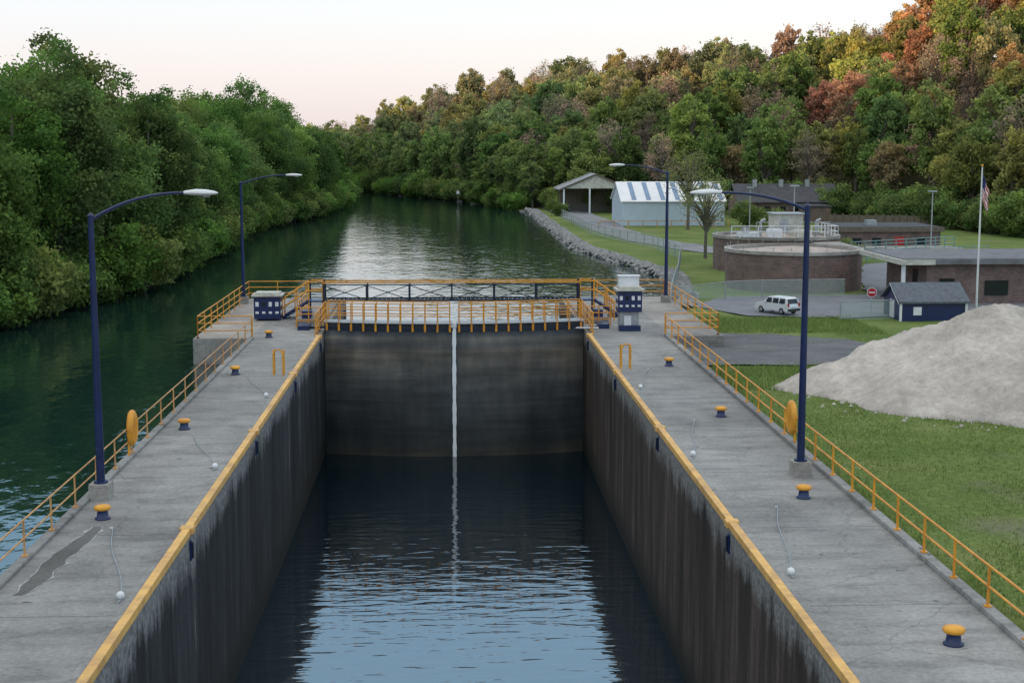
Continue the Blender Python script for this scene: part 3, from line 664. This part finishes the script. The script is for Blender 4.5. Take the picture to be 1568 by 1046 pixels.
# ------------------------------------------------------------------ trees
def tree_mesh(name,H,cr,cb,nleaf,ls,nb,seed,limbs=9,shell=.55,rs=(.14,.34)):
    r=np.random.default_rng(seed)
    C=[];R=[]
    while len(C)<nb:
        p=r.uniform(-1,1,3)
        if np.dot(p,p)>1: continue
        if np.dot(p,p)<.12: continue
        q=p*.88
        C.append((q[0]*cr,q[1]*cr,(H+cb)/2+q[2]*(H-cb)/2)); R.append(cr*r.uniform(*rs))
    C=np.array(C);R=np.array(R)
    w=R**2/np.sum(R**2); bi=r.choice(nb,nleaf,p=w)
    d=r.normal(size=(nleaf,3)); d[:,2]+=.35; d/=np.linalg.norm(d,axis=1)[:,None]
    rad=R[bi]*(1.05-shell*r.random(nleaf)**1.5+.22*r.normal(size=nleaf))
    lump=1+.3*np.sin(d[:,0]*5+bi)*np.cos(d[:,1]*4+bi*2)
    P=C[bi]+d*(rad*lump)[:,None]*np.array([1,1,.85])
    P[:,2]=np.maximum(P[:,2],.1)
    nrm=d*.6+r.normal(size=(nleaf,3))*.6; nrm/=np.linalg.norm(nrm,axis=1)[:,None]
    t=np.cross(nrm,r.normal(size=(nleaf,3))); t/=np.linalg.norm(t,axis=1)[:,None]; b=np.cross(nrm,t)
    s=ls*r.uniform(.5,1.3,nleaf)[:,None]
    V=np.stack([P-t*s,P+b*s*.6,P+t*s,P-b*s*.6],1).reshape(-1,3)
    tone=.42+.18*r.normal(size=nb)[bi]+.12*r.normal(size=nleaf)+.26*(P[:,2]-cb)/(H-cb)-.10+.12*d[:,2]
    mb=MB()
    segs=[(0,0,-.6),(r.normal()*.15,r.normal()*.15,H*.3),(r.normal()*.35,r.normal()*.35,H*.6),(r.normal()*.5,r.normal()*.5,H*.88)]
    tr=H*.017; mb.tube(segs,[tr*1.25,tr,tr*.6,tr*.15],'bark',7)
    order=r.permutation(nb)[:limbs]
    for i in order:
        c=C[i]; t0=min(.85,max(.2,(c[2]/H)*.6)); z0=t0*H
        base=Vector(segs[1]).lerp(Vector(segs[2]),min(1,max(0,(z0/H-.3)/.3)))if z0>H*.3 else Vector(segs[0]).lerp(Vector(segs[1]),z0/(H*.3)); 
        base.z=z0; mid=base.lerp(Vector(c),.5)+Vector((0,0,.06*H)); mb.tube([base,mid,Vector(c)],[tr*.45,tr*.28,tr*.08],'bark',5)
    nv=len(mb.v); nf=len(mb.f)
    me=bpy.data.meshes.new(name)
    LF=(np.arange(nleaf*4).reshape(-1,4)+nv)
    me.from_pydata(mb.v+V.tolist(),[],mb.f+LF.tolist())
    me.materials.append(M['bark']); me.materials.append(M['leaf'])
    me.polygons.foreach_set('material_index',[0]*nf+[1]*nleaf)
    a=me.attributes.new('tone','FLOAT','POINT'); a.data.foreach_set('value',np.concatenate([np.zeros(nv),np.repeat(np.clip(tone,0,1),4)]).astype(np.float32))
    me.update(); return me
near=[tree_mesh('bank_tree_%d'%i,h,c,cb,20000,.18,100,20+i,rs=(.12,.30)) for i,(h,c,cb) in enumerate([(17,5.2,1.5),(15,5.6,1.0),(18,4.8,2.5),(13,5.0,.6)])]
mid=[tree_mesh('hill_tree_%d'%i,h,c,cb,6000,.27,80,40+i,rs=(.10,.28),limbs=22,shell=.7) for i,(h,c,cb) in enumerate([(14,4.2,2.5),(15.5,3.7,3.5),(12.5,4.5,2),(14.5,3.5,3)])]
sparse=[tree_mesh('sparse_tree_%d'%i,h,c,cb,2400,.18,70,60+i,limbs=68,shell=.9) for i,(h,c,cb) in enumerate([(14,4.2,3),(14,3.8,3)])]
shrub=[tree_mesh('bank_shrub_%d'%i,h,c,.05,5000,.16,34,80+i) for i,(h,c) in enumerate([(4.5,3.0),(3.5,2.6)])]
def empty(n):
    e=bpy.data.objects.new(n,None); COL.objects.link(e); return e
def inst(par,me,x,y,s,col,z=None,sz=1):
    o=bpy.data.objects.new(me.name,me); COL.objects.link(o); o.parent=par
    o.location=(x,y,(G(x,y) if z is None else z)); o.rotation_euler=(random.uniform(-.05,.05),random.uniform(-.05,.05),random.uniform(0,6.28)); o.scale=(s*random.uniform(.9,1.15),s*random.uniform(.9,1.15),s*sz)
    o.color=(*col,1); return o
def jit(c,a=.2): 
    k=1+random.uniform(-a,a); return tuple(max(.005,v*k*(1+random.uniform(-.08,.08))) for v in c)
GR=[(.115,.205,.055),(.13,.23,.06),(.16,.25,.075),(.11,.18,.06),(.19,.26,.085)]
GRH=[(.17,.24,.085),(.19,.27,.085),(.16,.22,.09),(.22,.28,.10),(.15,.24,.08)]
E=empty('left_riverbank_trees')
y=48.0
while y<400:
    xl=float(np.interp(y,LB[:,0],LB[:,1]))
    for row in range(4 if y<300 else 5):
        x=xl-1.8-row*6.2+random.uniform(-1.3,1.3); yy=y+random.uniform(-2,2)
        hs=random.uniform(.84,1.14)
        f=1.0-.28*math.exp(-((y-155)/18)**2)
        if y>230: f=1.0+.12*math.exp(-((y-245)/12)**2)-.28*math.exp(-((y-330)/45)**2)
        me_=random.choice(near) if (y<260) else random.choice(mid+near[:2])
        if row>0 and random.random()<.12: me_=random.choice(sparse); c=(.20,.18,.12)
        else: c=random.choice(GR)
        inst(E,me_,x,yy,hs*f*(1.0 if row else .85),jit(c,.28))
    y+=6.0 if y<260 else 8
y=50.0
while y<390:
    xl=float(np.interp(y,LB[:,0],LB[:,1])); inst(E,random.choice(shrub),xl+random.uniform(-.6,.9),y,random.uniform(.7,1.25),jit(random.choice(GR)),z=-1.2); y+=2.4
E2=empty('wooded_hillside')
cnt=0; OR=[(.46,.27,.15),(.44,.25,.17),(.42,.31,.14),(.48,.30,.20)]  # orange leaf tints: low-sun glow painted in, plus young reddish foliage
OL=[(.28,.29,.10),(.33,.33,.10),(.25,.28,.10),(.29,.26,.13),(.23,.29,.09)]
yy=170.0
while yy<545:
    xx=-130.0
    sp=6.4 if yy<330 else 8.5
    while xx<190:
        x=xx+random.uniform(-2.4,2.4); y=yy+random.uniform(-2.4,2.4); xx+=sp
        t=x/y
        if t<-.36 or t>.47: continue
        f=float(np.interp(t,HT[:,0],HT[:,1])); r=float(np.interp(t,HT[:,0],HT[:,2]))
        if y<f+1 or y>r+22+(25 if t>.33 else 0): continue
        if x<20 and y<405 and x<float(np.interp(y,RB[:,0],RB[:,1]))+1.5: continue
        u=(y-f)/(r-f); p=random.random()
        front=u<.15
        warm=np.clip((t-.12)/.22,0,1)*np.clip((u-.30)/.35,0,1)  # upper right slope gets more of the painted sun glow
        if p<.20: me_=random.choice(sparse)
        else: me_=random.choice(mid)
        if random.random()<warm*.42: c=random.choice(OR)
        elif random.random()<.3+.6*u: c=random.choice(OL)
        else: c=random.choice(GRH)
        if me_ in sparse: c=random.choice([(.30,.25,.19),(.28,.25,.17),(.36,.26,.20)])
        if y>290: c=tuple(v*.85+.04 for v in c)  # far crowns: distance haze mixed into the leaf colour
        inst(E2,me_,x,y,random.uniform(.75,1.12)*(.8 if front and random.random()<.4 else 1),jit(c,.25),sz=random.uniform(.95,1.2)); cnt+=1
    yy+=sp
for _ in range(170):
    t=random.uniform(-.07,.42); f=float(np.interp(t,HT[:,0],HT[:,1]))+random.uniform(-3,3); x=t*f
    if x<float(np.interp(f,RB[:,0],RB[:,1]))+.6 and f<400: x=float(np.interp(f,RB[:,0],RB[:,1]))+1
    inst(E2,random.choice(shrub),x,f,random.uniform(.6,1.3),jit(random.choice(GRH)))
for y in np.arange(250,395,3.2):
    xr=float(np.interp(y,RB[:,0],RB[:,1])); inst(E2,random.choice(shrub),xr+random.uniform(.3,1.5),y,random.uniform(.7,1.4),jit(random.choice(GR)))
    inst(E2,random.choice(mid),xr+random.uniform(3,5),y+random.uniform(-1,1),random.uniform(.6,1),jit(random.choice(GRH)))
def single(me_,x,y,s,c,nm):
    o=bpy.data.objects.new(nm,me_); COL.objects.link(o); o.location=(x,y,G(x,y)); o.scale=(s,s,s); o.color=(*c,1)
yt=tree_mesh('yard_tree_mesh',8,2.9,2.0,2600,.08,60,99,limbs=58,shell=.9)
single(yt,24.5,136,1.05,(.26,.28,.12),'budding_yard_tree'); single(yt,31.0,185,1.35,(.26,.28,.12),'budding_yard_tree')
for x,y,s in((37,131,.5),(34,150,.6),(38.5,165,.8),(40,190,.8),(17,222,.6)): single(shrub[0],x,y,s,(.16,.22,.07),'yard_shrub')

# grass blades near lock
n=95000
gx=11.5+ (RNG.random(n)**1.0)*13.5; gyv=22+RNG.random(n)*66
z=hf(gx,gyv)
dens=np.array([mnoise.noise((a*.35,b*.35,0)) for a,b in zip(gx,gyv)])
inlot=(gyv>62.2)&(gyv<80.7)&(gx<22.0)&(gx>11.5)&(dens<.42)
hh=(.04+.04*RNG.random(n))*(1+1.0*np.clip(dens,0,1))
tall=((gyv>56)&(gyv<62.6)&(gx<16.5))|((gyv>80)); hh=np.where(tall,hh*2.8,hh); hh=np.where(gx<11.8,hh*2,hh)
keep=~inlot; gx,gyv,z,hh=gx[keep],gyv[keep],z[keep],hh[keep]; n=len(gx)
ang=RNG.random(n)*6.28; w=.016+.012*RNG.random(n); dx=np.cos(ang)*w; dy=np.sin(ang)*w; lx=(RNG.random(n)-.5)*.07; ly=(RNG.random(n)-.5)*.07
V=np.stack([np.stack([gx-dx,gyv-dy,z-.02],-1),np.stack([gx+dx,gyv+dy,z-.02],-1),np.stack([gx+lx,gyv+ly,z+hh],-1)],1).reshape(-1,3)
me=bpy.data.meshes.new('grass_blades'); me.from_pydata(V.tolist(),[],np.arange(3*n).reshape(-1,3).tolist()); me.materials.append(M['leaf'])
a=me.attributes.new('tone','FLOAT','POINT'); a.data.foreach_set('value',np.repeat(np.clip(.5+.2*RNG.normal(size=n),0,1),3).astype(np.float32)); me.update()
o=bpy.data.objects.new('lawn_grass',me); o.color=(.20,.27,.085,1); COL.objects.link(o)

# ------------------------------------------------------------------ light, sky, camera
w=bpy.data.worlds.new('World'); scene.world=w; w.use_nodes=True; nt=w.node_tree; nt.nodes.clear()
out=N(nt,'ShaderNodeOutputWorld'); sky=N(nt,'ShaderNodeTexSky',sky_type='NISHITA'); sky.sun_disc=False
el=4.0; sky.sun_elevation=math.radians(el); sky.sun_rotation=math.atan2(SX,SY); sky.air_density=1.0; sky.dust_density=1.5
b1=N(nt,'ShaderNodeBackground'); b1.inputs[1].default_value=.10; nt.links.new(sky.outputs[0],b1.inputs[0])
tc=N(nt,'ShaderNodeTexCoord'); s=N(nt,'ShaderNodeSeparateXYZ'); nt.links.new(tc.outputs['Generated'],s.inputs[0])
rp=ramp(nt,[(0,(.76,.68,.70)),(.05,(.78,.74,.80)),(.11,(.76,.80,.91)),(.20,(.40,.68,1.0)),(.42,(.44,.72,1.0)),(.6,(.97,.97,.98)),(1,(1.0,1.0,.98))],s.outputs['Z'])
b2=N(nt,'ShaderNodeBackground'); b2.inputs[1].default_value=1.02; nt.links.new(rp.outputs[0],b2.inputs[0])
ad=N(nt,'ShaderNodeAddShader'); nt.links.new(b1.outputs[0],ad.inputs[0]); nt.links.new(b2.outputs[0],ad.inputs[1]); nt.links.new(ad.outputs[0],out.inputs[0])
sd=bpy.data.lights.new('sun','SUN'); sd.energy=4.6; sd.angle=math.radians(.6); sd.color=(1,.64,.40)
so=bpy.data.objects.new('sun',sd); COL.objects.link(so)
dirv=Vector((-SX,-SY,-math.tan(math.radians(el)))); so.rotation_euler=dirv.to_track_quat('-Z','Y').to_euler()
cd=bpy.data.cameras.new('camera'); cam=bpy.data.objects.new('camera',cd); COL.objects.link(cam); scene.camera=cam
cd.sensor_width=36; cd.lens=36*2200/1568; cd.clip_end=6000
pitch=math.atan(297/2200); yaw=math.atan(98/2200)
cam.location=(0,0,9.5); cam.rotation_euler=(math.pi/2-pitch,0,-yaw)
scene.view_settings.view_transform='Standard'; scene.view_settings.look='None'; scene.view_settings.exposure=0
print('hill trees',cnt)
